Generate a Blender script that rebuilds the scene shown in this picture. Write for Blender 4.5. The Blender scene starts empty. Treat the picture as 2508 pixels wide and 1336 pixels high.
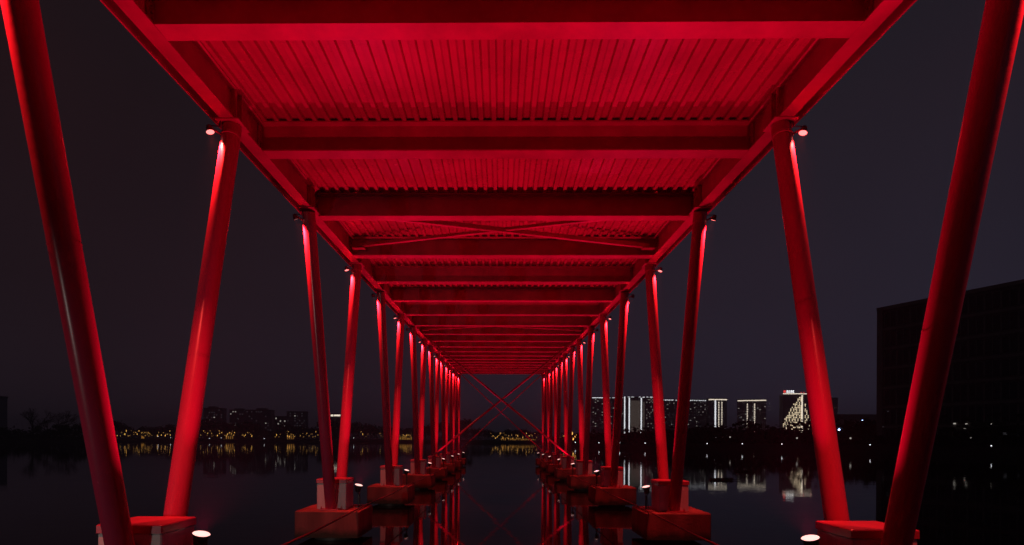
import bpy, math, random
from mathutils import Vector, Matrix
random.seed(7)
S = bpy.context.scene
COL = S.collection

# ------------------------------------------------------------------ camera
EYE = 2.03
F, PX, PY, YAW, ROLL = 1430.0, 1207.13, 1080.83, -0.0128, 0.0047     # measured on the 2508 px wide photograph
cam_d = bpy.data.cameras.new("camera")
cam = bpy.data.objects.new("camera", cam_d); COL.objects.link(cam)
cam_d.sensor_width = 36.0; cam_d.lens = F / 2508 * 36
cam_d.shift_x = (1254 - PX) / 2508; cam_d.shift_y = (PY - 668) / 2508
cam_d.clip_start = 0.05; cam_d.clip_end = 9000
cam.matrix_world = (Matrix.Translation((0, 0, EYE)) @ Matrix.Rotation(-YAW, 4, 'Z')
                    @ Matrix.Rotation(math.pi / 2, 4, 'X') @ Matrix.Rotation(ROLL, 4, 'Z'))
S.camera = cam

# ------------------------------------------------------------------ night sky
world = bpy.data.worlds.new("World"); S.world = world; world.use_nodes = True
wn, wl = world.node_tree.nodes, world.node_tree.links
wn.clear()
def wnode(t, **k):
    n = wn.new(t)
    for a, b in k.items(): setattr(n, a, b)
    return n
w_out = wnode('ShaderNodeOutputWorld'); w_bg = wnode('ShaderNodeBackground')
w_tc = wnode('ShaderNodeTexCoord'); w_sep = wnode('ShaderNodeSeparateXYZ')
wl.new(w_tc.outputs['Generated'], w_sep.inputs[0])
w_up = wnode('ShaderNodeValToRGB')
w_up.color_ramp.elements[0].position = 0.0; w_up.color_ramp.elements[0].color = (.0215, .0150, .0230, 1)
w_up.color_ramp.elements[1].position = 0.75; w_up.color_ramp.elements[1].color = (.0110, .0068, .0082, 1)
e = w_up.color_ramp.elements.new(0.22); e.color = (.0172, .0110, .0152, 1)
e = w_up.color_ramp.elements.new(0.45); e.color = (.0145, .0088, .0112, 1)
wl.new(w_sep.outputs['Z'], w_up.inputs[0])
w_ax = wnode('ShaderNodeMapRange')                                   # the city glow is on the right
w_ax.inputs['From Min'].default_value = -.6; w_ax.inputs['From Max'].default_value = .6
wl.new(w_sep.outputs['X'], w_ax.inputs['Value'])
w_side = wnode('ShaderNodeValToRGB')
w_side.color_ramp.elements[0].color = (.78, .70, .70, 1); w_side.color_ramp.elements[1].color = (1.10, 1.45, 1.75, 1)
wl.new(w_ax.outputs[0], w_side.inputs[0])
w_noise = wnode('ShaderNodeTexNoise'); w_noise.inputs['Scale'].default_value = 2.2; w_noise.inputs['Detail'].default_value = 5
wl.new(w_tc.outputs['Generated'], w_noise.inputs['Vector'])
w_nr = wnode('ShaderNodeMapRange'); w_nr.inputs['To Min'].default_value = .80; w_nr.inputs['To Max'].default_value = 1.2
wl.new(w_noise.outputs[0], w_nr.inputs['Value'])
w_m1 = wnode('ShaderNodeMix', data_type='RGBA', blend_type='MULTIPLY'); w_m1.inputs[0].default_value = 1
wl.new(w_up.outputs[0], w_m1.inputs[6]); wl.new(w_side.outputs[0], w_m1.inputs[7])
w_m2 = wnode('ShaderNodeMix', data_type='RGBA', blend_type='MULTIPLY'); w_m2.inputs[0].default_value = 1
wl.new(w_m1.outputs[2], w_m2.inputs[6]); wl.new(w_nr.outputs[0], w_m2.inputs[7])
wl.new(w_m2.outputs[2], w_bg.inputs[0]); w_bg.inputs[1].default_value = 1.0
wl.new(w_bg.outputs[0], w_out.inputs[0])

S.view_settings.view_transform = 'Standard'; S.view_settings.look = 'None'
S.view_settings.gamma = 1; S.view_settings.exposure = 0; S.view_settings.use_curve_mapping = False

# light output of the lamps
RED_UP, RED_DOWN = (1, .008, .11), (1, .066, .052)
P_UP, P_DOWN, P_BANK = 75, 38, 8

# ------------------------------------------------------------------ helpers
def unproj(px, py, D):
    """world point seen at photograph pixel (px, py) at camera depth D"""
    u, v = px - PX, py - PY
    c, s = math.cos(ROLL), math.sin(ROLL)
    u, v = c * u + s * v, -s * u + c * v
    x, z = u * D / F, -v * D / F
    c, s = math.cos(YAW), math.sin(YAW)
    return Vector((c * x + s * D, -s * x + c * D, z + EYE))

class MB:
    def __init__(self): self.v, self.f, self.smooth = [], [], []
    def add(self, vs, fs, smooth=False):
        b = len(self.v); self.v += [tuple(p) for p in vs]
        for q in fs: self.f.append([i + b for i in q]); self.smooth.append(smooth)
        return self
    def box(self, x0, x1, y0, y1, z0, z1, M=None):
        vs = [Vector((x, y, z)) for z in (z0, z1) for y in (y0, y1) for x in (x0, x1)]
        if M is not None: vs = [M @ p for p in vs]
        return self.add(vs, [(0, 2, 3, 1), (4, 5, 7, 6), (0, 1, 5, 4), (2, 6, 7, 3), (0, 4, 6, 2), (1, 3, 7, 5)])
    def bevbox(self, x0, x1, y0, y1, z0, z1, b):
        """box with its upright and top edges chamfered"""
        def ring(z, i):
            X0, X1, Y0, Y1 = x0 + i, x1 - i, y0 + i, y1 - i
            return [(X0 + b, Y0, z), (X1 - b, Y0, z), (X1, Y0 + b, z), (X1, Y1 - b, z), (X1 - b, Y1, z), (X0 + b, Y1, z), (X0, Y1 - b, z), (X0, Y0 + b, z)]
        vs = ring(z0, 0) + ring(z1 - b, 0) + ring(z1, b)
        fs = [tuple(range(7, -1, -1)), tuple(range(16, 24))]
        for k in (0, 8):
            fs += [(k + i, k + (i + 1) % 8, k + 8 + (i + 1) % 8, k + 8 + i) for i in range(8)]
        return self.add(vs, fs)
    def tube(self, p, q, r, n=16, r2=None, caps=True):
        p, q = Vector(p), Vector(q); r2 = r if r2 is None else r2
        a = (q - p).normalized()
        t = Vector((1, 0, 0)) if abs(a.x) < .9 else Vector((0, 1, 0))
        u = a.cross(t).normalized(); w = a.cross(u)
        ang = [2 * math.pi * i / n for i in range(n)]
        vs = [p + r * (math.cos(t) * u + math.sin(t) * w) for t in ang] + [q + r2 * (math.cos(t) * u + math.sin(t) * w) for t in ang]
        self.add(vs, [(i, n + i, n + (i + 1) % n, (i + 1) % n) for i in range(n)], True)
        if caps:
            self.add(vs[:n], [tuple(range(n))]); self.add(vs[n:], [tuple(range(n - 1, -1, -1))])
        return self
    def lathe(self, prof, n=20, M=None, smooth=True):
        vs = []
        for r, z in prof:
            for i in range(n):
                t = 2 * math.pi * i / n; p = Vector((r * math.cos(t), r * math.sin(t), z)); vs.append(M @ p if M is not None else p)
        fs = [(k * n + i, k * n + (i + 1) % n, (k + 1) * n + (i + 1) % n, (k + 1) * n + i) for k in range(len(prof) - 1) for i in range(n)]
        return self.add(vs, fs, smooth)
    def sweep(self, prof, path):
        """closed section prof of (x, z) carried along path of (y, z)"""
        n = len(prof); vs = [(x, y, z + zz) for y, zz in path for x, z in prof]
        fs = [(k * n + i, (k + 1) * n + i, (k + 1) * n + (i + 1) % n, k * n + (i + 1) % n) for k in range(len(path) - 1) for i in range(n)]
        fs += [tuple(range(n)), tuple(range(len(vs) - 1, len(vs) - n - 1, -1))]
        return self.add(vs, fs)
    def mesh(self, name, mat):
        me = bpy.data.meshes.new(name); me.from_pydata(self.v, [], self.f); me.materials.append(mat)
        me.polygons.foreach_set('use_smooth', self.smooth); me.update()
        return me

def put(name, me, parent=None, loc=None, rot=None):
    if isinstance(me, tuple): me = me[0].mesh(name, me[1])
    o = bpy.data.objects.new(name, me); COL.objects.link(o)
    if parent is not None: o.parent = parent
    if loc is not None: o.location = loc
    if rot is not None: o.rotation_euler = rot
    return o
def tag(o, label=None, cat=None, group=None, kind=None):
    for k, v in (('label', label), ('category', cat), ('group', group), ('kind', kind)):
        if v: o[k] = v
    return o
def thing(name, label, cat, loc=(0, 0, 0), rot=None, group=None):
    o = bpy.data.objects.new(name, None); COL.objects.link(o); o.location = loc
    if rot is not None: o.rotation_euler = rot
    return tag(o, label, cat, group)
def copy_tree(o, parent=None):
    c = o.copy(); COL.objects.link(c)
    if parent is not None: c.parent = parent
    for ch in list(o.children): copy_tree(ch, c)
    return c

# ------------------------------------------------------------------ materials
def mat(name, col, rough=.5, metal=0., noise=0., nscale=4., bump=0., bscale=40., streak=False, rough_var=0., coat=0., coord='Object', spec=.5, dark=None):
    m = bpy.data.materials.new(name); m.use_nodes = True
    n, l = m.node_tree.nodes, m.node_tree.links; b = n['Principled BSDF']
    b.inputs['Base Color'].default_value = (*col, 1); b.inputs['Roughness'].default_value = rough
    b.inputs['Metallic'].default_value = metal; b.inputs['Coat Weight'].default_value = coat; b.inputs['Coat Roughness'].default_value = .12
    b.inputs['Specular IOR Level'].default_value = spec
    tc = n.new('ShaderNodeTexCoord'); src = tc.outputs[coord]
    if streak:
        mp = n.new('ShaderNodeMapping'); mp.inputs['Scale'].default_value = (1, 1, .16); l.new(src, mp.inputs[0]); src = mp.outputs[0]
    if noise:
        t = n.new('ShaderNodeTexNoise'); t.inputs['Scale'].default_value = nscale; t.inputs['Detail'].default_value = 7; t.inputs['Roughness'].default_value = .62
        l.new(src, t.inputs['Vector'])
        r = n.new('ShaderNodeValToRGB'); r.color_ramp.elements[0].position = .33; r.color_ramp.elements[1].position = .68
        d = dark if dark else tuple(c * (1 - noise) for c in col)
        r.color_ramp.elements[0].color = (*d, 1); r.color_ramp.elements[1].color = (*[min(1, c * (1 + noise * .35)) for c in col], 1)
        l.new(t.outputs[0], r.inputs[0]); l.new(r.outputs[0], b.inputs['Base Color'])
        if rough_var:
            q = n.new('ShaderNodeMapRange'); q.inputs['To Min'].default_value = rough - rough_var; q.inputs['To Max'].default_value = rough + rough_var
            l.new(t.outputs[0], q.inputs['Value']); l.new(q.outputs[0], b.inputs['Roughness'])
    if bump:
        t2 = n.new('ShaderNodeTexNoise'); t2.inputs['Scale'].default_value = bscale; t2.inputs['Detail'].default_value = 6
        l.new(tc.outputs[coord], t2.inputs['Vector'])
        bp = n.new('ShaderNodeBump'); bp.inputs['Strength'].default_value = bump; bp.inputs['Distance'].default_value = .02
        l.new(t2.outputs[0], bp.inputs['Height']); l.new(bp.outputs[0], b.inputs['Normal'])
    return m
def glow(name, col, strength, sample=False):
    m = bpy.data.materials.new(name); m.use_nodes = True
    b = m.node_tree.nodes['Principled BSDF']; b.inputs['Base Color'].default_value = (.6, .6, .6, 1)
    b.inputs['Emission Color'].default_value = (*col, 1); b.inputs['Emission Strength'].default_value = strength
    if not sample: m.cycles.emission_sampling = 'NONE'
    return m
M_STEEL = mat('red_painted_steel', (.47, .034, .092), .44, noise=.28, nscale=2.2, bump=.05, bscale=26, rough_var=.10)
M_TUBE = mat('red_painted_tube', (.47, .034, .092), .27, noise=.16, nscale=1.6, bump=.03, bscale=14, streak=True, rough_var=.08)
M_DECK = mat('red_coated_decking', (.47, .034, .092), .27, noise=.25, nscale=1.1, bump=.03, bscale=30, rough_var=.12)
M_SLAB = mat('deck_concrete', (.22, .21, .20), .9, noise=.3)
M_CAP = mat('stained_concrete', (.29, .085, .08), .85, noise=.45, nscale=2.6, bump=.35, bscale=22, streak=True)
def tide(m, z0, z1):
    n, l = m.node_tree.nodes, m.node_tree.links; b = n['Principled BSDF']; old = b.inputs['Base Color'].links[0].from_socket
    g = n.new('ShaderNodeNewGeometry'); sp = n.new('ShaderNodeSeparateXYZ'); l.new(g.outputs['Position'], sp.inputs[0])
    t = n.new('ShaderNodeTexNoise'); t.inputs['Scale'].default_value = 5; t.inputs['Detail'].default_value = 5; l.new(g.outputs['Position'], t.inputs['Vector'])
    a = n.new('ShaderNodeMath'); a.operation = 'MULTIPLY_ADD'; a.inputs[1].default_value = .22; l.new(t.outputs[0], a.inputs[0]); l.new(sp.outputs['Z'], a.inputs[2])
    r = n.new('ShaderNodeMapRange'); r.inputs['From Min'].default_value = z0; r.inputs['From Max'].default_value = z1; l.new(a.outputs[0], r.inputs['Value'])
    mx = n.new('ShaderNodeMix'); mx.data_type = 'RGBA'; mx.inputs[6].default_value = (.035, .04, .028, 1); l.new(r.outputs[0], mx.inputs[0]); l.new(old, mx.inputs[7]); l.new(mx.outputs[2], b.inputs['Base Color'])
tide(M_CAP, .26, .40)
M_PLINTH = mat('pale_concrete', (.60, .585, .58), .7, noise=.25, nscale=3.2, bump=.25, bscale=30, streak=True)
M_PILE = mat('wet_concrete', (.08, .075, .07), .5, noise=.4, bump=.3)
M_BLACK = mat('dark_lamp_body', (.045, .04, .042), .38, metal=.3, noise=.2, nscale=20)
M_LENS = glow('lamp_glass', (1, .62, .56), 1.35)
M_RODS = mat('dark_red_rod', (.26, .02, .045), .4, noise=.4, nscale=1.5)
M_LENS_RED = glow('red_lamp_glass', (1, .34, .30), 1.3)
M_PIPE = mat('red_pipe', (.13, .012, .018), .4, noise=.3, nscale=3)
M_EARTH = mat('bank_soil', (.035, .034, .030), .95, noise=.5, nscale=.15, bump=.5, bscale=2)
M_QUAY = mat('quay_stone', (.10, .095, .09), .8, noise=.4, nscale=.8, bump=.3, bscale=6)
M_LEAF = mat('dark_foliage', (.045, .055, .032), .8, noise=.5, nscale=.6)
M_BARK = mat('bark', (.06, .05, .042), .95, noise=.4, nscale=2)
M_FACADE = mat('facade_render', (.20, .20, .22), .85, noise=.2, nscale=.05)
M_FACADE_DK = mat('dark_cladding', (.14, .13, .12), .7, noise=.3, nscale=.25, bump=.1, bscale=2)
M_TRIM_DK = mat('dark_trim', (.27, .25, .235), .7, noise=.25, nscale=.5)
M_GLASS_DK = mat('dark_glass', (.012, .013, .016), .12)
M_WHITE_WIN = glow('lit_window', (1, .93, .82), .38)
M_DIM_WIN = glow('dim_window', (.9, .88, 1), .018)
M_GOLD_WIN = glow('gold_window', (1, .80, .52), 1.6)
M_STRIP = glow('facade_light_strip', (.93, .95, 1), 1.35)
M_STRIP_WARM = glow('warm_light_strip', (1, .86, .68), 1.35)
M_WASH = glow('warm_wall_glow', (.52, .42, .33), .10)  # light falling on the tower front, put into the wall as emission
M_SIGN_RED = glow('sign_red', (1, .06, .05), 1.6)
M_SIGN_WHITE = glow('sign_white', (.95, .97, 1), 2.6)
M_WARM = glow('warm_lamp_globe', (1, .50, .10), 1.5)
M_COOL = glow('white_lamp_globe', (.93, .96, 1), 2.2)
M_BLUE = glow('blue_lamp_globe', (.35, .5, 1), 9.0)
M_AMBER = glow('amber_lit_wall', (1, .44, .06), .34)
M_BANKLAMP = glow('bank_lamp_glass', (1, .95, .86), 8.0)

def water_mat():
    m = bpy.data.materials.new('still_lake_water'); m.use_nodes = True
    n, l = m.node_tree.nodes, m.node_tree.links; b = n['Principled BSDF']
    b.inputs['Base Color'].default_value = (.004, .005, .006, 1); b.inputs['Roughness'].default_value = .022; b.inputs['IOR'].default_value = 1.333
    tc = n.new('ShaderNodeTexCoord')
    def wave(scale, det, sx, sy):
        mp = n.new('ShaderNodeMapping'); mp.inputs['Scale'].default_value = (sx, sy, 1); l.new(tc.outputs['Object'], mp.inputs[0])
        t = n.new('ShaderNodeTexNoise'); t.inputs['Scale'].default_value = scale; t.inputs['Detail'].default_value = det
        l.new(mp.outputs[0], t.inputs['Vector']); return t.outputs[0]
    a = n.new('ShaderNodeMath'); a.operation = 'MULTIPLY_ADD'; a.inputs[1].default_value = .35
    l.new(wave(2.6, 3, 1, 1.3), a.inputs[0]); l.new(wave(.35, 2, 1, 1.6), a.inputs[2])
    bp = n.new('ShaderNodeBump'); bp.inputs['Strength'].default_value = .14; bp.inputs['Distance'].default_value = .024
    l.new(a.outputs[0], bp.inputs['Height']); l.new(bp.outputs[0], b.inputs['Normal'])
    return m
M_WATER = water_mat()

# ------------------------------------------------------------------ setting: water and banks
tag(put('lake_water', (MB().add([(-5200, -40, 0), (5200, -40, 0), (5200, 2600, 0), (-5200, 2600, 0)], [(0, 1, 2, 3)]), M_WATER)), kind='structure')

SHORE = [(-2600, 255), (-900, 265), (0, 283), (120, 290), (205, 310), (255, 420), (285, 600), (520, 625), (800, 640), (1000, 648), (1200, 640), (1345, 610),
         (1372, 380), (1390, 262), (1409, 222), (1467, 196), (1518, 184), (1580, 172), (1732, 155), (1818, 146), (1915, 136), (2131, 117), (2428, 95), (2900, 76), (3800, 58)]
def shore_d(px):
    for (a, d0), (b, d1) in zip(SHORE, SHORE[1:]):
        if a <= px <= b: return d0 + (d1 - d0) * (px - a) / (b - a)
    return SHORE[0][1] if px < SHORE[0][0] else SHORE[-1][1]
def at(px, back, z=None, D=None):
    """ground point 'back' metres behind the waterline at pixel column px"""
    p = unproj(px, 1080, (D if D else shore_d(px)) + back)
    p.z = ground_z(px, back) if z is None else z
    return p
def ground_z(px, back):
    right = px > 1360
    top = 1.25 if right else 1.9
    if back < .3: return top
    return top + min(back, 60) * (.035 if right else .03)
bank, quay = MB(), MB()
cols = []
pxs = sorted(set([p for p, d in SHORE] + list(range(-2600, 3800, 100))))
rings = [(0, -1.0), (.6, None), (14, None), (60, None), (400, 4.5), (1500, 6.0)]
vs = []
for px in pxs:
    for b, z in rings: vs.append(at(px, b, z))
n = len(rings)
bank.add(vs, [(i * n + k, (i + 1) * n + k, (i + 1) * n + k + 1, i * n + k + 1) for i in range(len(pxs) - 1) for k in range(n - 1)], True)
tag(put('far_bank', (bank, M_EARTH)), kind='structure')
tag(put('near_bank', (MB().box(-40, 40, -40, 1.1, -1.5, .45), M_QUAY)), kind='structure')
ab = put('bridge_abutment', (MB().bevbox(-4.1, 4.1, -3.9, -2.75, .45, 5.82, .05), M_CAP))
tag(ab, 'concrete abutment wall on the near bank under the start of the red bridge', 'abutment')

# ------------------------------------------------------------------ the red bridge
W, XC = 3.5, .039
WB = 3.488
PIER = lambda k: 5.691 + 6.603 * k - .0966 * k * k
BEAM = lambda k: 5.718 + 2.6164 * k - .0242 * k * k
ZB = lambda y: EYE + 4.0686 + .0249 * (y - 8) + .0003 * (y - 8) ** 2      # underside of the girders
ZCAP, ZPL, ZBOT = EYE - 1.409, EYE - .795, EYE - 1.94
DT, DB = 1.77, .312
NP = 8
DEPTH = .424
R_COL = .115
bridge = thing('footbridge', 'long red steel footbridge on leaning tube columns, lit red from below over dark water', 'bridge', (XC, 0, 0))
K0, K1 = -3, 20
Y0, Y1 = BEAM(K0) - .25, PIER(NP - 1) + DT + .45
path = [(y, ZB(y)) for y in [Y0] + [BEAM(k) for k in range(K0, K1 + 1)] + [Y1]]
def i_section(x, hf, d, tw=.012, tf=.018):
    return [(x - hf, 0), (x + hf, 0), (x + hf, tf), (x + tw / 2, tf), (x + tw / 2, d - tf), (x + hf, d - tf), (x + hf, d), (x - hf, d), (x - hf, d - tf), (x - tw / 2, d - tf), (x - tw / 2, tf), (x - hf, tf)]
def stiffener(side, y):
    """gusset plates on the inner face of the girder over a column"""
    m = MB(); zb = ZB(y)
    for dy in (-.075, .075):
        xs = sorted((side * (W - .008), side * (W - .088)))
        m.box(xs[0], xs[1], y + dy - .007, y + dy + .007, zb + .02, zb + DEPTH - .02)
    return m
girders = {}
for side in (-1, 1):
    g = put('girder', (MB().sweep(i_section(side * W, .09, DEPTH), path), M_STEEL), bridge); girders[side] = g
    for k in range(NP):
        for s in (-1, 1): put('stiffener', (stiffener(side, PIER(k) + s * DT), M_STEEL), g)
    a, b = sorted((side * 3.845, side * 3.865))
    put('edge_channel', (MB().sweep([(a, .16), (b, .16), (b, .62), (a, .62)], path), M_STEEL), bridge)
# cross beams: one mesh, shared
bm = MB(); L = W - .093; LW = W - .010; hf = .118; tf = .018
bm.box(-L, L, -hf, hf, 0, tf); bm.box(-LW, LW, -.006, .006, tf, DEPTH - tf); bm.box(-L, L, -hf, hf, DEPTH - tf, DEPTH)
for sx in (-1, 1):                                                # bolted end plates
    xs = sorted((sx * (W - .012), sx * (W - .030)))
    bm.box(xs[0], xs[1], -.105, .105, tf + .004, DEPTH - tf - .004)
    for bz in (.09, .16, .23, .30):
        for by in (-.06, .06): bm.tube((sx * (W - .030), by, bz), (sx * (W - .046), by, bz), .013, 6)
beam_me = bm.mesh('cross_beam', M_STEEL)
for k in range(K0, K1 + 1):
    y = BEAM(k); put('cross_beam', beam_me, bridge, (0, y, ZB(y)))
# profiled decking, one sheet per bay
PITCH, RB, PAN, SL, RH = .180, .060, .104, .008, .046
def deck_sheet(y0, y1):
    m = MB(); z0, z1 = ZB(y0) + DEPTH + .003, ZB(y1) + DEPTH + .003
    nr = int((2 * (W - .05)) / PITCH); x = -nr * PITCH / 2; prof = []
    for i in range(nr):
        prof += [(x, 0), (x + RB, 0), (x + RB + SL, RH), (x + RB + SL + PAN, RH)]; x += PITCH
    prof += [(x, 0), (x + RB, 0)]
    vs = [(a, y, z + h) for y, z in ((y0, z0), (y1, z1)) for a, h in prof]; n = len(prof)
    return m.add(vs, [(i, i + 1, n + i + 1, n + i) for i in range(n - 1)])
ends = [Y0] + [BEAM(k) for k in range(K0, K1 + 1)] + [Y1]
for a, b in zip(ends, ends[1:]):
    put('deck_sheet', (deck_sheet(a + .003, b - .003), M_DECK), bridge)
put('deck_slab', (MB().sweep([(-3.843, .485), (3.843, .485), (3.843, .60), (-3.843, .60)], path), M_SLAB), bridge)
# plan bracing under the deck
def angle_bar(p, q, r=.042):
    m = MB(); p, q = Vector(p), Vector(q); d = (q - p).normalized(); s = d.cross(Vector((0, 0, 1))).normalized(); u = s.cross(d)
    def bar(c0, c1, w, h): 
        vs = [c + i * w * s + j * h * u for c in (c0, c1) for i, j in ((-1, -1), (1, -1), (1, 1), (-1, 1))]
        m.add(vs, [(0, 1, 2, 3), (7, 6, 5, 4), (0, 4, 5, 1), (1, 5, 6, 2), (2, 6, 7, 3), (3, 7, 4, 0)])
    bar(p, q, r, .005); bar(p + s * r + u * r, q + s * r + u * r, .005, r)
    return m
for k in (2, 7, 12, 17):
    ya, yb = BEAM(k) + .16, BEAM(k + 1) - .16
    for sgn, dz in ((1, 0), (-1, .026)):
        put('plan_brace', (angle_bar((-sgn * 3.28, ya, ZB(ya) + .155 + dz), (sgn * 3.28, yb, ZB(yb) + .155 + dz)), M_STEEL), bridge)
    for sx in (-1, 1):
        for yy, dy in ((ya, -.13), (yb, .13)):
            y0, y1 = sorted((yy + dy, yy - dy * .7)); x0, x1 = sorted((sx * 3.40, sx * 3.12))
            put('gusset', (MB().box(x0, x1, y0, y1, ZB(yy) + .132, ZB(yy) + .142), M_STEEL), bridge)
# leaning columns
for k in range(NP):
    for side in (-1, 1):
        for s in (-1, 1):
            y = PIER(k)
            top = Vector((side * W, y + s * DT, ZB(y + s * DT) - .022)); bot = Vector((side * WB, y + s * DB, ZCAP + .001))
            d = (top - bot).normalized(); m = MB()
            m.tube(bot, top - d * .02, R_COL, 36)
            c = put('column', (m, M_TUBE), bridge)
            m = MB(); m.box(side * W - .15, side * W + .15, top.y - .17, top.y + .17, ZB(top.y) - .020, ZB(top.y) - .003); put('top_plate', (m, M_STEEL), c)
            wq = bot + (top - bot) * (.52 + .06 * ((k * 3 + side + s) % 4 - 1.5)); put('weld_seam', (MB().tube(wq - d * .007, wq + d * .007, R_COL + .0035, 28, caps=False), M_TUBE), c)
            m = MB(); fx, fy = bot.x, bot.y + s * .06
            m.box(fx - .19, fx + .19, bot.y - (.05 if s > 0 else .19), bot.y + (.19 if s > 0 else .05), ZCAP + .001, ZCAP + .021)
            put('base_plate', (m, M_STEEL), c)
            for bx in (-.155, .155):
                yb = bot.y + s * .155; m = MB().tube((fx + bx, yb, ZCAP + .018), (fx + bx, yb, ZCAP + .075), .012, 6); m.tube((fx + bx, yb, ZCAP + .022), (fx + bx, yb, ZCAP + .042), .022, 6)
                put('anchor_bolt', (m, M_STEEL), c)
# sway rods crossing the bridge between two pairs of piers
for k, yo in ((3, .55), (6, .9)):
    y = PIER(k) + yo
    for sgn, dy in ((1, -.06), (-1, .06)):
        p = Vector((-sgn * 3.36, y + dy, ZB(y) - .03)); q = Vector((sgn * 3.12, y + dy, ZCAP + .62))
        put('sway_rod', (MB().tube(p, q, .043 if k == 3 else .032, 14), M_RODS), bridge)

# ------------------------------------------------------------------ concrete piers, each standing in the water
ORD = ['nearest', 'second', 'third', 'fourth', 'fifth', 'sixth', 'seventh', 'farthest']
SIDE = {-1: 'left', 1: 'right'}
cap_m = MB().bevbox(-.64, .64, -.64, .64, ZBOT, ZCAP, .02).mesh('pier_cap', M_CAP)
pl_m = MB().bevbox(-.30, .30, -.30, .30, ZCAP + .002, ZPL - .082, .012).mesh('plinth', M_PLINTH)
top_m = MB().bevbox(-.312, .312, -.312, .312, ZPL - .080, ZPL, .010).mesh('plinth_top', M_STEEL)
pile_m = MB().tube((0, 0, -3), (0, 0, ZBOT - .002), .42, 24).mesh('pile', M_PILE)
pier0 = thing('bridge_pier', '', 'pier', group='concrete piers standing in the lake')
put('pier_cap', cap_m, pier0); put('plinth', pl_m, pier0); put('plinth_top', top_m, pier0); put('pile', pile_m, pier0)
for k in range(NP):
    for side in (-1, 1):
        o = pier0 if (k == 0 and side == -1) else copy_tree(pier0)
        o.location = (XC + side * WB, PIER(k), 0)
        o['label'] = f'{ORD[k]} square concrete pier of the {SIDE[side]} row, standing in the dark water'

# ------------------------------------------------------------------ red floodlights
HOUSE = [(.0, -.15), (.045, -.15), (.052, -.145), (.062, -.10), (.066, -.10), (.066, -.092), (.062, -.092), (.068, -.06), (.072, -.06), (.072, -.052), (.068, -.052), (.085, .0), (.092, .0), (.092, .010), (.088, .012), (.086, -.004)]
def lamp_meshes(sc, hm, gm):
    M = Matrix.Scale(sc, 4)
    h = MB().lathe(HOUSE, 22, M).mesh('housing', hm)
    g = MB().lathe([(.0865, .006), (.06, .012), (.0, .014)], 22, M).mesh('glass', gm)
    return h, g
UP_H, UP_G = lamp_meshes(.95, M_BLACK, M_LENS); DN_H, DN_G = lamp_meshes(.56, M_RODS, M_LENS_RED)
def flood(name, col, power, spread, parent, z, r):
    d = bpy.data.lights.new(name, 'AREA'); d.shape = 'DISK'; d.size = 2 * r; d.color = col; d.energy = power; d.spread = math.radians(spread)
    o = bpy.data.objects.new(name, d); COL.objects.link(o); o.parent = parent
    o.location = (0, 0, z); o.rotation_euler = (math.pi, 0, 0)          # lamps shine along -z
    return o
def aim(d):
    return Vector(d).to_track_quat('Z', 'Y').to_matrix().to_4x4()
def lamp_head(root, pos, d, H, G, col, power, spread, sc):
    """housing, glass and light, local to the thing"""
    h = put('housing', H, root); h.matrix_local = Matrix.Translation(pos) @ aim(d)
    g = put('glass', G, h)
    flood('beam', col, power, spread, h, .0165 * sc, .050 * sc)
    return h
for k in range(NP):
    for side in (-1, 1):
        # lamp on the pier cap, shining up under the deck
        base = Vector((XC + side * 3.03, PIER(k) + .12, ZCAP))
        t = thing('floodlight', f'red floodlight on a short stand shining up beside the {ORD[k]} pier on the {SIDE[side]}', 'floodlight', base, group='floodlights standing on the pier caps')
        hgt = .46
        d = Vector((-side * .26, -.17, 1)).normalized()
        pos = Vector((0, 0, hgt))
        m = MB().tube((0, 0, .012), (0, 0, hgt - .19), .017, 10); m.box(-.07, .07, -.07, .07, .0005, .012)
        for sx in (-1, 1):
            m.tube((0, 0, hgt - .19), (0, sx * .105, hgt - .15), .009, 6); m.tube((0, sx * .105, hgt - .15), (0, sx * .105, hgt - .01), .009, 6)
        m.tube((0, -.105, hgt - .04), (0, .105, hgt - .04), .008, 6)
        put('stand', (m, M_BLACK), t)
        put('cable', (MB().tube((.0, 0, .02), (-side * .13, .02, .03), .009, 6, caps=False).tube((.02, 0, hgt - .20), (.05, 0, .02), .007, 6, caps=False), M_BLACK), t)
        lamp_head(t, pos, d, UP_H, UP_G, RED_UP, P_UP, 104, .95)
        # lamps clamped to the column heads, shining down the columns
        for s in (-1, 1):
            y = PIER(k) + s * DT; top = Vector((XC + side * W, y, ZB(y))); bot = Vector((XC + side * WB, PIER(k) + s * DB, ZCAP))
            ax = (bot - top).normalized(); c = top + ax * .20
            word = 'away-leaning' if s == 1 else 'viewer-leaning'
            t = thing('spotlight', f'spotlight clamped to the head of the {word} column of the {ORD[k]} {SIDE[side]} pier', 'spotlight', c, group='spotlights clamped to the column heads')
            off = Vector((-.195, -.135, 0)) if side < 0 else Vector((.215, -.085, 0)); pos = off
            d = (ax - off.normalized() * .33).normalized()
            m = MB()
            m.tube(ax * -.015, ax * .015, R_COL + .006, 24)
            m.tube(off * .45, off - d * .075, .013, 8)
            put('bracket', (m, M_STEEL), t)
            put('cable', (MB().tube(off - d * .085, off * .55 + Vector((0, 0, .10)), .007, 6, caps=False).tube(off * .55 + Vector((0, 0, .10)), off * .5 + Vector((0, 0, .185)), .007, 6, caps=False), M_BLACK), t)
            lamp_head(t, pos, d, DN_H, DN_G, RED_DOWN, P_DOWN, 60, .58)

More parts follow.
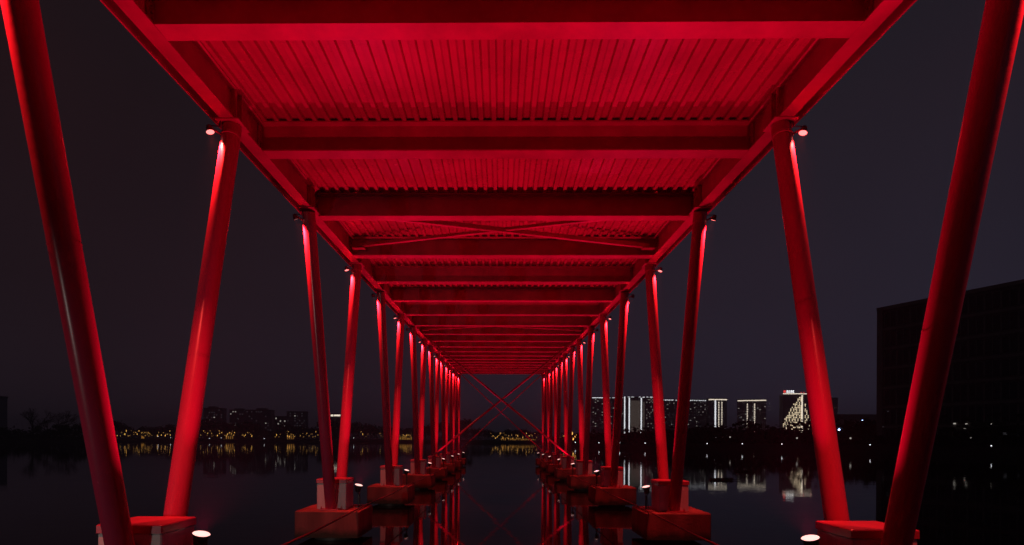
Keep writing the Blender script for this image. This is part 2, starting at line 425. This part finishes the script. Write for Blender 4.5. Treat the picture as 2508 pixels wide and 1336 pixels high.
# cable conduits laid along the pier caps
for side in (-1, 1):
    m = MB(); pts = []
    for k in range(NP):
        pts.append(Vector((XC + side * 2.90, PIER(k), ZCAP + .036)))
        if k < NP - 1: pts.append(Vector((XC + side * 2.90, (PIER(k) + PIER(k + 1)) / 2, ZCAP + .005)))
    pts = [Vector((XC + side * 2.90, 1.0, ZCAP + .02))] + pts
    for a, b in zip(pts, pts[1:]): m.tube(a, b, .017, 10, caps=False)
    o = put('cable_conduit', (m, M_PIPE)); tag(o, f'thin red cable pipe running along the inner edge of the {SIDE[side]} row of pier blocks', 'pipe', 'cable pipes along the piers')

# shielded white floodlight on the near bank, left of and behind the viewer, shining along the left row
bl = thing('bank_floodlight', 'low shielded white floodlight on the near bank, pointing along the left pier row', 'floodlight', (-7.2, -1.8, .45))
m = MB().tube((0, 0, 0), (0, 0, .62), .04, 12, .03); m.box(-.12, .12, -.12, .12, .0005, .02)
put('post', (m, M_BLACK), bl)
h = put('housing', UP_H, bl); h.matrix_local = Matrix.Translation((0, 0, .70)) @ aim((.25, .97, .06))
g = put('glass', (MB().lathe([(.0865, .006), (.06, .012), (.0, .014)], 22), M_BANKLAMP), h)
flood('beam', (1, .90, .82), P_BANK, 46, h, .018, .085)

# ------------------------------------------------------------------ trees
def crown_mesh(seed, h=9., w=4.2, n=520):
    r = random.Random(seed); m = MB()
    lobes = [(Vector((r.uniform(-.55, .55) * w, r.uniform(-.55, .55) * w, h * r.uniform(.38, .92))), w * r.uniform(.28, .55)) for _ in range(11)]
    for i in range(n):
        c, R = r.choice(lobes)
        d = Vector((r.gauss(0, 1), r.gauss(0, 1), r.gauss(0, .8))).normalized()
        p = c + d * R * r.uniform(.55, 1.08)
        s = r.uniform(.22, .62); q = Matrix.Rotation(r.uniform(0, 6.28), 3, 'Z') @ Matrix.Rotation(r.uniform(0, 3.14), 3, 'X')
        vs = [p + q @ Vector(v) for v in ((-s, -s * .6, 0), (s * .8, -s * .5, .1), (s, s * .6, 0), (-s * .6, s * .8, .12))]
        m.add(vs, [(0, 1, 2, 3)])
    return m.mesh('crown', M_LEAF)
def trunk_mesh(seed, h=9.):
    r = random.Random(seed); m = MB(); m.tube((0, 0, -1), (0, 0, h * .6), .28, 8, .14)
    for i in range(5):
        a = r.uniform(0, 6.28); z = h * r.uniform(.25, .5)
        m.tube((0, 0, z), (math.cos(a) * 2.1, math.sin(a) * 2.1, z + h * r.uniform(.2, .35)), .11, 6, .04)
    return m.mesh('trunk', M_BARK)
def bare_mesh(seed, h=11.):
    r = random.Random(seed); m = MB()
    def grow(p, d, ln, rad, lev):
        q = p + d * ln; m.tube(p, q, rad, 6, rad * .62, caps=False)
        if lev == 0: return
        for _ in range(3 if lev < 4 else 4):
            nd = (d + Vector((r.gauss(0, .5), r.gauss(0, .5), r.gauss(.12, .25)))).normalized()
            grow(q, nd, ln * r.uniform(.6, .82), rad * .62, lev - 1)
    grow(Vector((0, 0, -1)), Vector((0, 0, 1)), h * .33, .22, 5)
    return m.mesh('branches', M_BARK)
CROWNS = [crown_mesh(s, w=[4.2, 5.2, 3.4, 4.7, 3.9][s]) for s in range(5)]; TRUNKS = [trunk_mesh(s) for s in range(5)]
BARE = [bare_mesh(s) for s in range(3)]
tree0 = {}
def tree(px, back, h, label, group, kind=None, name='tree', D=None):
    p = at(px, back, D=D)
    i = random.randrange(5) if kind is None else kind
    if i not in tree0:
        t = thing(name, label, 'tree', group=group); put('crown', CROWNS[i], t); put('trunk', TRUNKS[i], t); tree0[i] = t
    else: t = copy_tree(tree0[i])
    t.location = p; s = h / 10.0; w = s * random.uniform(.9, 1.3)
    t.scale = (w, w, s); t.rotation_euler = (0, 0, random.uniform(0, 6.28)); t['label'] = label; t['group'] = group
    return t
def top_to_h(px, py, back):                                         # height that reaches pixel row py
    p = unproj(px, py, shore_d(px) + back); return p.z - ground_z(px, back)
G1 = 'trees on the far left shore'; 
def gap(px):
    for lim, w in ((400, 'left of the away-leaning left column'), (790, 'between the first and second left piers'), (940, 'between the second and third left piers'), (1135, 'behind the far left columns'),
                   (1325, 'under the far end of the bridge'), (1500, 'behind the far right columns'), (1640, 'left of the second right pier'), (1900, 'between the right bridge piers'), (2040, 'behind the away-leaning right column'), (9999, 'next to the dark block')):
        if px < lim: return w
L1 = 'dark tree on the far shore, {}'
x = 268
while x < 1350:
    base = 1036 + 7 * math.sin(x * .021) + 5 * math.sin(x * .058 + 1)
    if 1130 < x < 1345: base = 1050
    back = random.uniform(24, 60)
    tree(x, back, top_to_h(x, base + random.uniform(-3, 9), back), L1.format(gap(x)), G1)
    x += random.uniform(10, 17)
G2 = 'trees on the near left headland'; L2 = 'dark leafy tree on the headland at the left edge of the picture'
x = -110
while x < 258:
    base = 1042 + 8 * math.sin(x * .03)
    back = random.uniform(3, 22)
    tree(x, back, top_to_h(x, base + random.uniform(-4, 16), back), L2, G2)
    x += random.uniform(13, 22)
G3 = 'trees on the right bank'; L3 = 'dark tree in the right bank wood, {}'
x = 1352
while x < 2330:
    base = 1049 + 5 * math.sin(x * .017) if x > 1560 else 1062 - (x - 1352) * .05
    if x > 2040: base = 1030 + 6 * math.sin(x * .05)
    back = random.uniform(9, 26) if x < 2140 else random.uniform(2.5, 4)
    hh = top_to_h(x, base + random.uniform(-2, 12), back)
    if x > 2140: hh *= .55
    tree(x, back, hh, L3.format(gap(x)), G3)
    x += random.uniform(11, 20)
tree(1842, 16, top_to_h(1842, 1027, 16), 'taller round dark tree standing out of the wood below the right towers', G3, kind=1)
for px, py, back, nm in ((82, 992, 8, 'bare tree with spreading twigs nearest the left edge of the picture'), (148, 997, 10, 'tall bare tree standing alone beside the nearest left column'), (116, 1018, 14, 'small bare tree between the two taller bare trees on the left headland')):
    t = thing('bare_tree', nm, 'tree', at(px, back), (0, 0, random.uniform(0, 6)), 'bare trees on the left headland')
    s = top_to_h(px, py, back) / 10.5; t.scale = (s, s, s); put('branches', random.choice(BARE), t)
# shrubs hide the feet of the trees
def shrub_band(name, x0, x1, step, b0, b1, h0, h1, seed):
    r = random.Random(seed); m = MB(); x = x0
    while x < x1:
        p0 = at(x, r.uniform(b0, b1)); H = r.uniform(h0, h1)
        for _ in range(26):
            p = p0 + Vector((r.gauss(0, 1.6), r.gauss(0, 1.4), abs(r.gauss(.45, .28)) * H)); s = r.uniform(.25, .6)
            q = Matrix.Rotation(r.uniform(0, 6.28), 3, 'Z') @ Matrix.Rotation(r.uniform(0, 3.14), 3, 'X')
            m.add([p + q @ Vector(v) for v in ((-s, -s * .6, 0), (s, -s * .5, .1), (s, s * .6, 0), (-s * .6, s, .1))], [(0, 1, 2, 3)])
        x += step
    return tag(put(name, (m, M_LEAF)), kind='stuff')
shrub_band('shrubbery', 1352, 2600, 3.2, 6, 22, 2.5, 5.5, 3)
shrub_band('shrubbery', -120, 262, 3.0, 2, 16, 2.5, 6, 4)
shrub_band('shrubbery', 270, 1350, 2.0, 20, 56, 4, 9, 5)

# ------------------------------------------------------------------ lamps along the shores
def shore_lamp(name, px, py, back, material, label, group, r=.15, cat='lamp post', st=1.):
    g = at(px, back); top = unproj(px, py, shore_d(px) + back)
    h = max(top.z - g.z, .35)
    t = thing(name, label, cat, g, group=group)
    put('post', (MB().tube((0, 0, -.2), (0, 0, h - r), .045, 8), M_BLACK), t)
    put('globe', (MB().lathe([(0, -r * st), (r * .7, -r * .7 * st), (r, 0), (r * .7, r * .7 * st), (0, r * st)], 10, Matrix.Translation((0, 0, h))), material), t)
    return t
order = 'first second third fourth fifth sixth seventh eighth'.split()
for i, (px, py) in enumerate(((1409, 1084), (1467, 1085), (1518, 1085.5), (1580, 1086), (1732, 1087.3), (1818, 1087.4), (1915, 1088), (2131, 1090), (2428, 1092.5))):
    lab = ('white path lamp at the right water edge in front of the dark block' if i == 8 else
           'white path lamp at the water edge just left of the dark block' if i == 7 else f'small white path lamp at the right water edge, {order[i]} from the bridge')
    shore_lamp('path_lamp', px, py, .9, M_COOL, lab, 'white path lamps on the right water edge', r=.04 + .0005 * shore_d(px))
for i, (px, py) in enumerate(((387, 1069.6), (417.6, 1073), (513, 1074), (542, 1073), (647, 1074.6), (866, 1073))):
    shore_lamp('path_lamp', px, py, 1.5, M_COOL, f'tiny white lamp at the far left water edge, {order[i]} from the left', 'white path lamps on the far left shore', r=.30)
for i, (px, py, nm) in enumerate(((1788, 1071, 'faint lamp among the dark trees right of the twin tower'), (1952, 1073.5, 'faint lamp among the trees under the gold patterned tower'), (2083, 1074, 'faint lamp under the trees beside the blue light'))):
    shore_lamp('park_lamp', px, py, 5, M_WHITE_WIN, nm, 'faint park lamps on the right bank', r=.2)
shore_lamp('blue_lamp', 2055, 1053, 7, M_BLUE, 'bright blue white lamp on a pole above the right bank trees', 'blue lamps on the right bank', r=.22)
shore_lamp('blue_lamp', 2112, 1030.5, 20, M_BLUE, 'dim blue lamp above the trees next to the dark block', 'blue lamps on the right bank', r=.13)
# warm promenade lights: clusters of lanterns, taller globes standing in for lit tree trunks, and low lit kiosks
rl = random.Random(21)
spans = [(286, 300, 2), (300, 345, 9), (345, 372, 8), (385, 420, 7), (488, 545, 10), (550, 575, 8), (592, 622, 7), (672, 690, 3), (700, 722, 8), (735, 780, 9), (880, 905, 3), (926, 940, 3), (978, 1010, 9), (1200, 1240, 12), (1240, 1275, 9), (1280, 1320, 7), (1372, 1384, 2), (1398, 1412, 3)]
n_l = 0
for a, b, cnt in spans:
    cnt = int(cnt * 1.5)
    for i in range(cnt):
        px = a + (b - a) * (i + rl.random()) / cnt; py = rl.choice([1056, 1060, 1062, 1064, 1066, 1067.5, 1068.5]) + (2 if px > 650 else 0) + (4 if px > 950 else 0)
        shore_lamp('lantern', px, py, rl.uniform(3, 14), M_WARM,
                   'orange promenade light, ' + gap(px), 'orange lanterns along the far shore', st=rl.choice([1.2, 2.4, 4.0]), r=rl.choice([.11, .15, .2, .28]))
def kiosk(px0, px1, py0, py1, back, label):
    a, b = at(px0, back), at(px1, back); w = (b - a).length; h = unproj(px0, py0, shore_d(px0) + back).z - a.z
    t = thing('kiosk', label, 'kiosk', a, (0, 0, math.atan2((b - a).y, (b - a).x)), 'low lit kiosks on the far shore')
    put('wall', (MB().box(0, w, .3, 5, 0, h), M_FACADE), t)
    put('roof', (MB().box(-.6, w + .6, -.6, 5.6, h, h + .5), M_FACADE_DK), t)
    nb = max(3, int(w / 1.9))
    for i in range(nb):
        x0 = w * i / nb + .5 + .3 * rl.random(); put('lit_opening', (MB().box(x0, x0 + .55 + .4 * rl.random(), .18, .297, .7 + .2 * (i % 2), h - .4 - (h - 1.5) * .6 * rl.random()), M_AMBER), t)
for q in ((344, 352, 1065, 1070, 12, 'small amber lit kiosk below the left tree belt, left of the away-leaning column'), (552, 572, 1066, 1072, 12, 'amber lit kiosk on the far promenade below the flat topped apartment block'),
          (702, 722, 1065, 1072, 12, 'brightest amber kiosk on the far promenade below the third apartment block'), (978, 1009, 1068, 1076, 12, 'long amber lit kiosk on the far shore behind the left bridge columns'),
          (1226, 1240, 1069, 1078, 12, 'tall amber kiosk on the far shore seen under the bridge'), (1244, 1312, 1073, 1080, 16, 'long low amber lit building on the far shore seen under the bridge')):
    kiosk(*q)

# ------------------------------------------------------------------ far buildings
def block(px0, px1, ptop, D, depth=11, skew=0, name='apartment_block', label='', cat='building', group='apartment blocks beyond the far shore', wall=M_FACADE, z0=2.):
    """thing with its front lower left corner at px0; local x runs along the front. returns (thing, width, height)"""
    a, b = unproj(px0, 1080, D), unproj(px1, 1080, D + skew); a.z = b.z = z0
    h = unproj(px0, ptop, D).z - z0; w = (b - a).length
    t = thing(name, label, cat, a, (0, 0, math.atan2((b - a).y, (b - a).x)), group)
    put('wall', (MB().box(0, w, 0, depth, 0, h), wall), t); t['d'] = depth
    return t, w, h
def windows(t, w, h, rows, cols_, frac, material, seed, ww=.55, hh=.5, x0=0, x1=None, z0=.3, cond=None, nm='lit_windows'):
    r = random.Random(seed); m = MB(); x1 = w if x1 is None else x1
    for j in range(rows):
        for i in range(cols_):
            if r.random() > frac: continue
            u, v = (i + .5) / cols_, (j + .5) / rows
            if cond and not cond(u, v, r): continue
            cx, cz = x0 + u * (x1 - x0), h * (z0 + (1 - z0) * v)
            dx, dz = ww * (x1 - x0) / cols_ / 2, hh * h * (1 - z0) / rows / 2
            m.box(cx - dx, cx + dx, -.12, -.004, cz - dz, cz + dz)
    if m.v:
        o = put(nm, (m, material), t); o['kind'] = 'stuff'
def vstrip(t, x, w, z0, z1, material=M_STRIP, dashes=0, nm='light_strip'):
    m = MB()
    if dashes:
        for i in range(dashes):
            a = z0 + (z1 - z0) * i / dashes; m.box(x, x + w, -.5, -.02, a, a + (z1 - z0) / dashes * .62)
    else: m.box(x, x + w, -.5, -.02, z0, z1)
    put(nm, (m, material), t)
def roofline(t, w, h, material=M_STRIP, dashes=0, x0=0, x1=None, th=.9, seed=0):
    m = MB(); x1 = w if x1 is None else x1; r = random.Random(seed)
    if dashes:
        for i in range(dashes):
            if r.random() < .18: continue
            a = x0 + (x1 - x0) * i / dashes; b = a + (x1 - x0) / dashes * r.uniform(.4, .8); q = th * r.uniform(.6, 1.1)
            m.box(a, b, -.6, -.02, h - q, h)
    else: m.box(x0, x1, -.6, -.02, h - th, h)
    put('roof_light', (m, material), t)
GT = 'lit towers beyond the right bank'
px2m = lambda n, D: n * D / F
def parapet(t, w, h, d=None, dz=1.2): put('parapet', (MB().box(-.3, w + .3, -.3, (d or t['d']) + .3, h + .01, h + dz), M_FACADE_DK), t)

t, w, h = block(1450, 1527, 974, 900, label='dark slab tower with a broken white roof line, leftmost of the right skyline', name='tower', group=GT)
parapet(t, w, h); roofline(t, w, h, dashes=0, x1=w * .34); roofline(t, w, h, dashes=14, x0=w * .36, seed=1)
windows(t, w, h, 22, 14, .09, M_WHITE_WIN, 11, .5, .45); windows(t, w, h, 22, 14, .25, M_DIM_WIN, 12, .5, .45, nm='dim_windows')
t, w, h = block(1528, 1600, 974, 902, label='tower with three tall white vertical light lines and a warm washed centre', name='tower', group=GT)
parapet(t, w, h); vstrip(t, 0.2, px2m(2.4, 900), h * .02, h * 1.02)
vstrip(t, px2m(11.5, 900), px2m(2.6, 900), h * .14, h * .99); vstrip(t, px2m(41, 900), px2m(2.6, 900), h * .14, h * .99)
vstrip(t, px2m(16.2, 900), px2m(23, 900), h * .14, h * .93, M_WASH, nm='wall_glow'); vstrip(t, px2m(45.5, 900), px2m(5, 900), h * .14, h * .9, M_WASH, nm='wall_glow')
roofline(t, w, h + 1, dashes=7, x0=px2m(9, 900), seed=3)
windows(t, w, h, 22, 5, .2, M_WHITE_WIN, 13, .5, .45, x0=px2m(54, 900))
t, w, h = block(1601, 1734, 979, 915, skew=12, label='long dark slab with a dotted white roof line behind the right columns', name='tower', group=GT)
parapet(t, w, h); roofline(t, w, h, dashes=30, seed=4, th=1.2); windows(t, w, h, 21, 26, .06, M_WHITE_WIN, 14, .5, .42); windows(t, w, h, 21, 26, .3, M_DIM_WIN, 15, .5, .42, nm='dim_windows')
t, w, h = block(1735, 1780, 978, 905, label='narrow tower with close set vertical light lines and a solid bright roof line', name='tower', group=GT)
parapet(t, w, h); roofline(t, w, h, M_STRIP_WARM, th=1.5)
vstrip(t, px2m(15, 905), px2m(3.2, 905), 0, h * .97, dashes=0); vstrip(t, px2m(24, 905), px2m(2, 905), 0, h * .95, M_STRIP_WARM, dashes=24); vstrip(t, px2m(31.5, 905), px2m(2, 905), 0, h * .95, M_STRIP_WARM, dashes=24)
windows(t, w, h, 22, 8, .12, M_DIM_WIN, 16)
t, w, h = block(1806, 1876, 981, 930, skew=-14, label='lone tower with two dotted vertical lines and a bright slanting roof line', name='tower', group=GT)
parapet(t, w, h); roofline(t, w, h, M_STRIP_WARM, th=1.5); vstrip(t, px2m(21, 930), px2m(2, 930), 0, h * .93, M_STRIP_WARM, dashes=22); vstrip(t, px2m(37, 930), px2m(2.4, 930), 0, h * .93, M_STRIP_WARM, dashes=22)
windows(t, w, h, 20, 12, .10, M_WHITE_WIN, 17, .6, .4); windows(t, w, h, 20, 12, .3, M_DIM_WIN, 18, nm='dim_windows')
D = 880
t, w, h = block(1917, 1988, 968, D, label='tower covered in a gold pattern of lit windows under a red and white roof sign', name='tower', group=GT)
parapet(t, w, h, dz=.8); roofline(t, w, h + 2.6, M_STRIP_WARM, th=1.3)
def fan(u, v, r):
    apex, k = .64, min(1, ((1 - v) / .62)) ** .8
    if not (apex - .64 * k - .02 < u < apex + .30 * k + .02) or .71 < u < .77: return False
    i, j = int(u * 20), int(v * 28)
    return r.random() < (.97 if (i + j // 2) % 2 == 0 else .30)
windows(t, w, h, 28, 20, 1.1, M_GOLD_WIN, 19, .60, .66, z0=.02, cond=fan, nm='gold_windows'); vstrip(t, w * .64, w * .045, 0, h, M_STRIP_WARM, dashes=0)
m = MB(); m.box(0, w * .5, -1.5, -1.2, h + 3.0, h + 3.2); put('sign_frame', (m, M_TRIM_DK), t)
m = MB(); zc = h + 5.0
for dx in (0, 1.9): m.box(.3 + dx, 1.4 + dx, -1.6, -1.3, zc - 1.7, zc + 1.7)
m.box(.3, 3.3, -1.66, -1.32, zc - .35, zc + .35); m.box(.3, 3.3, -1.66, -1.32, zc + 1.3, zc + 1.8); put('sign_emblem', (m, M_SIGN_RED), t)
m = MB()
for i in range(4):                                                 # four white characters too small to read
    x = 4.4 + i * 3.1
    m.box(x, x + 2.4, -1.6, -1.3, zc + 1.0, zc + 1.5); m.box(x, x + 2.4, -1.6, -1.3, zc - 1.7, zc - 1.2); m.box(x + .95, x + 1.45, -1.64, -1.34, zc - 1.7, zc + 1.9)
    if i % 2: m.box(x + .1, x + .5, -1.62, -1.32, zc - 1.2, zc + 1.0)
    else: m.box(x + .2, x + 2.2, -1.62, -1.32, zc - .3, zc + .2)
put('sign_characters', (m, M_SIGN_WHITE), t)
m = MB()
for u in (.62, .72, .97): m.box(w * u - .3, w * u + .3, -.9, -.3, h + 2.8, h + 4.6)
put('warning_light', (m, M_SIGN_RED), t)
t, w, h = block(2026, 2052, 976, 980, label='faint unlit tower just right of the gold patterned one', name='tower', group=GT); parapet(t, w, h)
t, w, h = block(2060, 2150, 1019, 420, label='long low dark roof behind the trees left of the dark block', name='hall', cat='building', group=None, wall=M_FACADE_DK); parapet(t, w, h)
GL = 'apartment blocks beyond the left shore'
t, w, h = block(498, 545, 1002, 760, label='small apartment block with a few bright windows, right of the away-leaning left column', group=GL); parapet(t, w, h)
windows(t, w, h, 9, 8, .06, M_WHITE_WIN, 31, .5, .4); windows(t, w, h, 9, 8, .3, M_DIM_WIN, 32, nm='dim_windows'); put('roof_house', (MB().box(w * .2, w * .62, 2, 9, h + 1.21, h + 3.4), M_FACADE), t)
t, w, h = block(562, 665, 1006, 780, label='widest flat topped apartment block of the left skyline', group=GL); parapet(t, w, h)
windows(t, w, h, 9, 18, .02, M_WHITE_WIN, 33, .5, .4); windows(t, w, h, 9, 18, .25, M_DIM_WIN, 34, nm='dim_windows'); put('roof_house', (MB().box(w * .1, w * .3, 2, 9, h + 1.21, h + 3.0), M_FACADE), t); put('roof_house', (MB().box(w * .62, w * .86, 2, 9, h + 1.21, h + 3.6), M_FACADE), t)
t, w, h = block(668, 700, 1022, 800, label='low apartment block squeezed between two taller ones on the left skyline', group=GL); parapet(t, w, h); windows(t, w, h, 6, 6, .15, M_WHITE_WIN, 35)
t, w, h = block(702, 748, 1010, 770, label='third apartment block from the left with lit upper windows', group=GL); parapet(t, w, h)
windows(t, w, h, 8, 8, .07, M_WHITE_WIN, 36, .5, .4); windows(t, w, h, 8, 8, .3, M_DIM_WIN, 37, nm='dim_windows')
t, w, h = block(806, 834, 1016, 760, label='small block with one bright strip on its roof between the left bridge columns', group=GL); parapet(t, w, h); vstrip(t, w * .15, w * .2, h * .93, h, M_STRIP_WARM); vstrip(t, w * .42, w * .55, h * .94, h, M_STRIP_WARM)
t, w, h = block(-70, -2, 974, 420, depth=7, label='tall dark apartment building cut off by the left edge of the picture', group=GL); parapet(t, w, h)
windows(t, w, h, 11, 8, .12, M_DIM_WIN, 38); windows(t, w, h, 11, 8, .05, M_WHITE_WIN, 39, .4, .3, nm='bright_windows')

# the dark block on the right bank
A, B = at(2150, 6), at(2150, 6)
A = unproj(2150, 1080, 123); Bp = unproj(2508, 1080, 101)
A.z = Bp.z = 1.3
dirv = (Bp - A); LEN = dirv.length * 1.9
H = unproj(2150, 763, 123).z - 1.3
blk = thing('office_block', 'huge unlit dark office block filling the right edge behind the right column', 'building', A, (0, 0, math.atan2(dirv.y, dirv.x)))
put('wall', (MB().box(0, LEN, 0, 30, 0, H), M_FACADE_DK), blk)
put('parapet', (MB().box(-.25, LEN + .25, -.25, 30.2, H + .005, H + .7), M_TRIM_DK), blk)
put('corner_fin', (MB().box(-.12, .9, -.32, -.004, 0, H), M_TRIM_DK), blk)
NF = 7; FH = H / NF
for j in range(1, NF): put('floor_band', (MB().box(.95, LEN, -.16, -.004, j * FH - .22, j * FH + .22), M_TRIM_DK), blk)
nw = 18; ww = (LEN - 1.5) / nw
win_m = MB().box(.12, ww - .12, -.06, -.004, .55, FH - .6).mesh('window', M_GLASS_DK); fr = MB()
for a, b, c, d2 in ((0.02, .12, .5, FH - .55), (ww - .12, ww - .02, .5, FH - .55), (ww / 2 - .04, ww / 2 + .04, .55, FH - .6)): fr.box(a, b, -.11, -.062, c, d2)
fr_m = fr.mesh('window_frame', M_TRIM_DK)
for j in range(NF):
    for i in range(nw):
        o = put('window', win_m, blk, (1.2 + i * ww, 0, j * FH)); put('window_frame', fr_m, o)
def wall_lamp(px, py, s, nm):
    q = unproj(px, py, 115); inv = Matrix.Translation(A) @ Matrix.Rotation(math.atan2(dirv.y, dirv.x), 4, 'Z'); inv = inv.inverted()
    e0 = inv @ Vector((0, 0, EYE)); e1 = inv @ q; tt = (-.25 - e0.y) / (e1.y - e0.y); p = e0 + (e1 - e0) * tt
    put('wall_light', (MB().box(p.x - s, p.x + s, -.34, -.165, p.z - s * .7, p.z + s * .7), M_WHITE_WIN if nm else M_DIM_WIN), blk)
for q in ((2338, 1038, .16, 1), (2367, 1039, .14, 1), (2363, 1049, .14, 1), (2338, 1053, .13, 1), (2375, 1072, .22, 1), (2426, 1039, .15, 1), (2175, 1008, .14, 0), (2163, 1046, .12, 0), (2461, 1063, .30, 0), (2496, 1065, .14, 0)): wall_lamp(*q)

# floating branches on the right-hand water
def float_branch(px, py, size, label, seed):
    r = random.Random(seed); p = unproj(px, py, 100); e = Vector((0, 0, EYE)); tt = EYE / (EYE - p.z); p = e + (p - e) * tt
    m = MB()
    m.tube((-.6 * size, 0, .01), (.6 * size, .05 * size, .03), .03 * size, 6, .012)
    for i in range(16):
        a = r.uniform(0, 6.28); ln = size * r.uniform(.4, 1); z = r.uniform(0, .32) * size * .5
        o0 = Vector((r.uniform(-.5, .5) * size, .02 * size, .015))
        m.tube(o0, o0 + Vector((math.cos(a) * ln, math.sin(a) * ln * .5, z)), .022 * size, 5, .006)
    for i in range(60):
        c = Vector((r.uniform(-.55, .55) * size, .02 * size, .02)); s = r.uniform(.04, .12) * size
        m.add([c + Vector((-s, 0, 0)), c + Vector((s, s * .3, s * .5)), c + Vector((0, s, s * .9))], [(0, 1, 2)])
    tag(put('floating_branch', (m, M_BARK), loc=(p.x, p.y, .0)), label, 'branch', 'drifting branches')
float_branch(1768, 1177, 1.05, 'dark clump of branches floating beside the narrow tower reflection', 5)
float_branch(1822, 1156, 1.1, 'long dark drifting branch under the lone tower reflection', 6)

# ------------------------------------------------------------------ the night haze over the lake
hz = bpy.data.materials.new('night_haze'); hz.use_nodes = True
hn, hl = hz.node_tree.nodes, hz.node_tree.links
hn.remove(hn['Principled BSDF'])
pv = hn.new('ShaderNodeVolumePrincipled'); pv.inputs['Color'].default_value = (.88, .88, .93, 1); pv.inputs['Density'].default_value = .0006
hl.new(pv.outputs[0], hn['Material Output'].inputs['Volume'])
tag(put('haze', (MB().box(-5400, 5400, -60, 2800, -4, 86), hz)), kind='stuff')
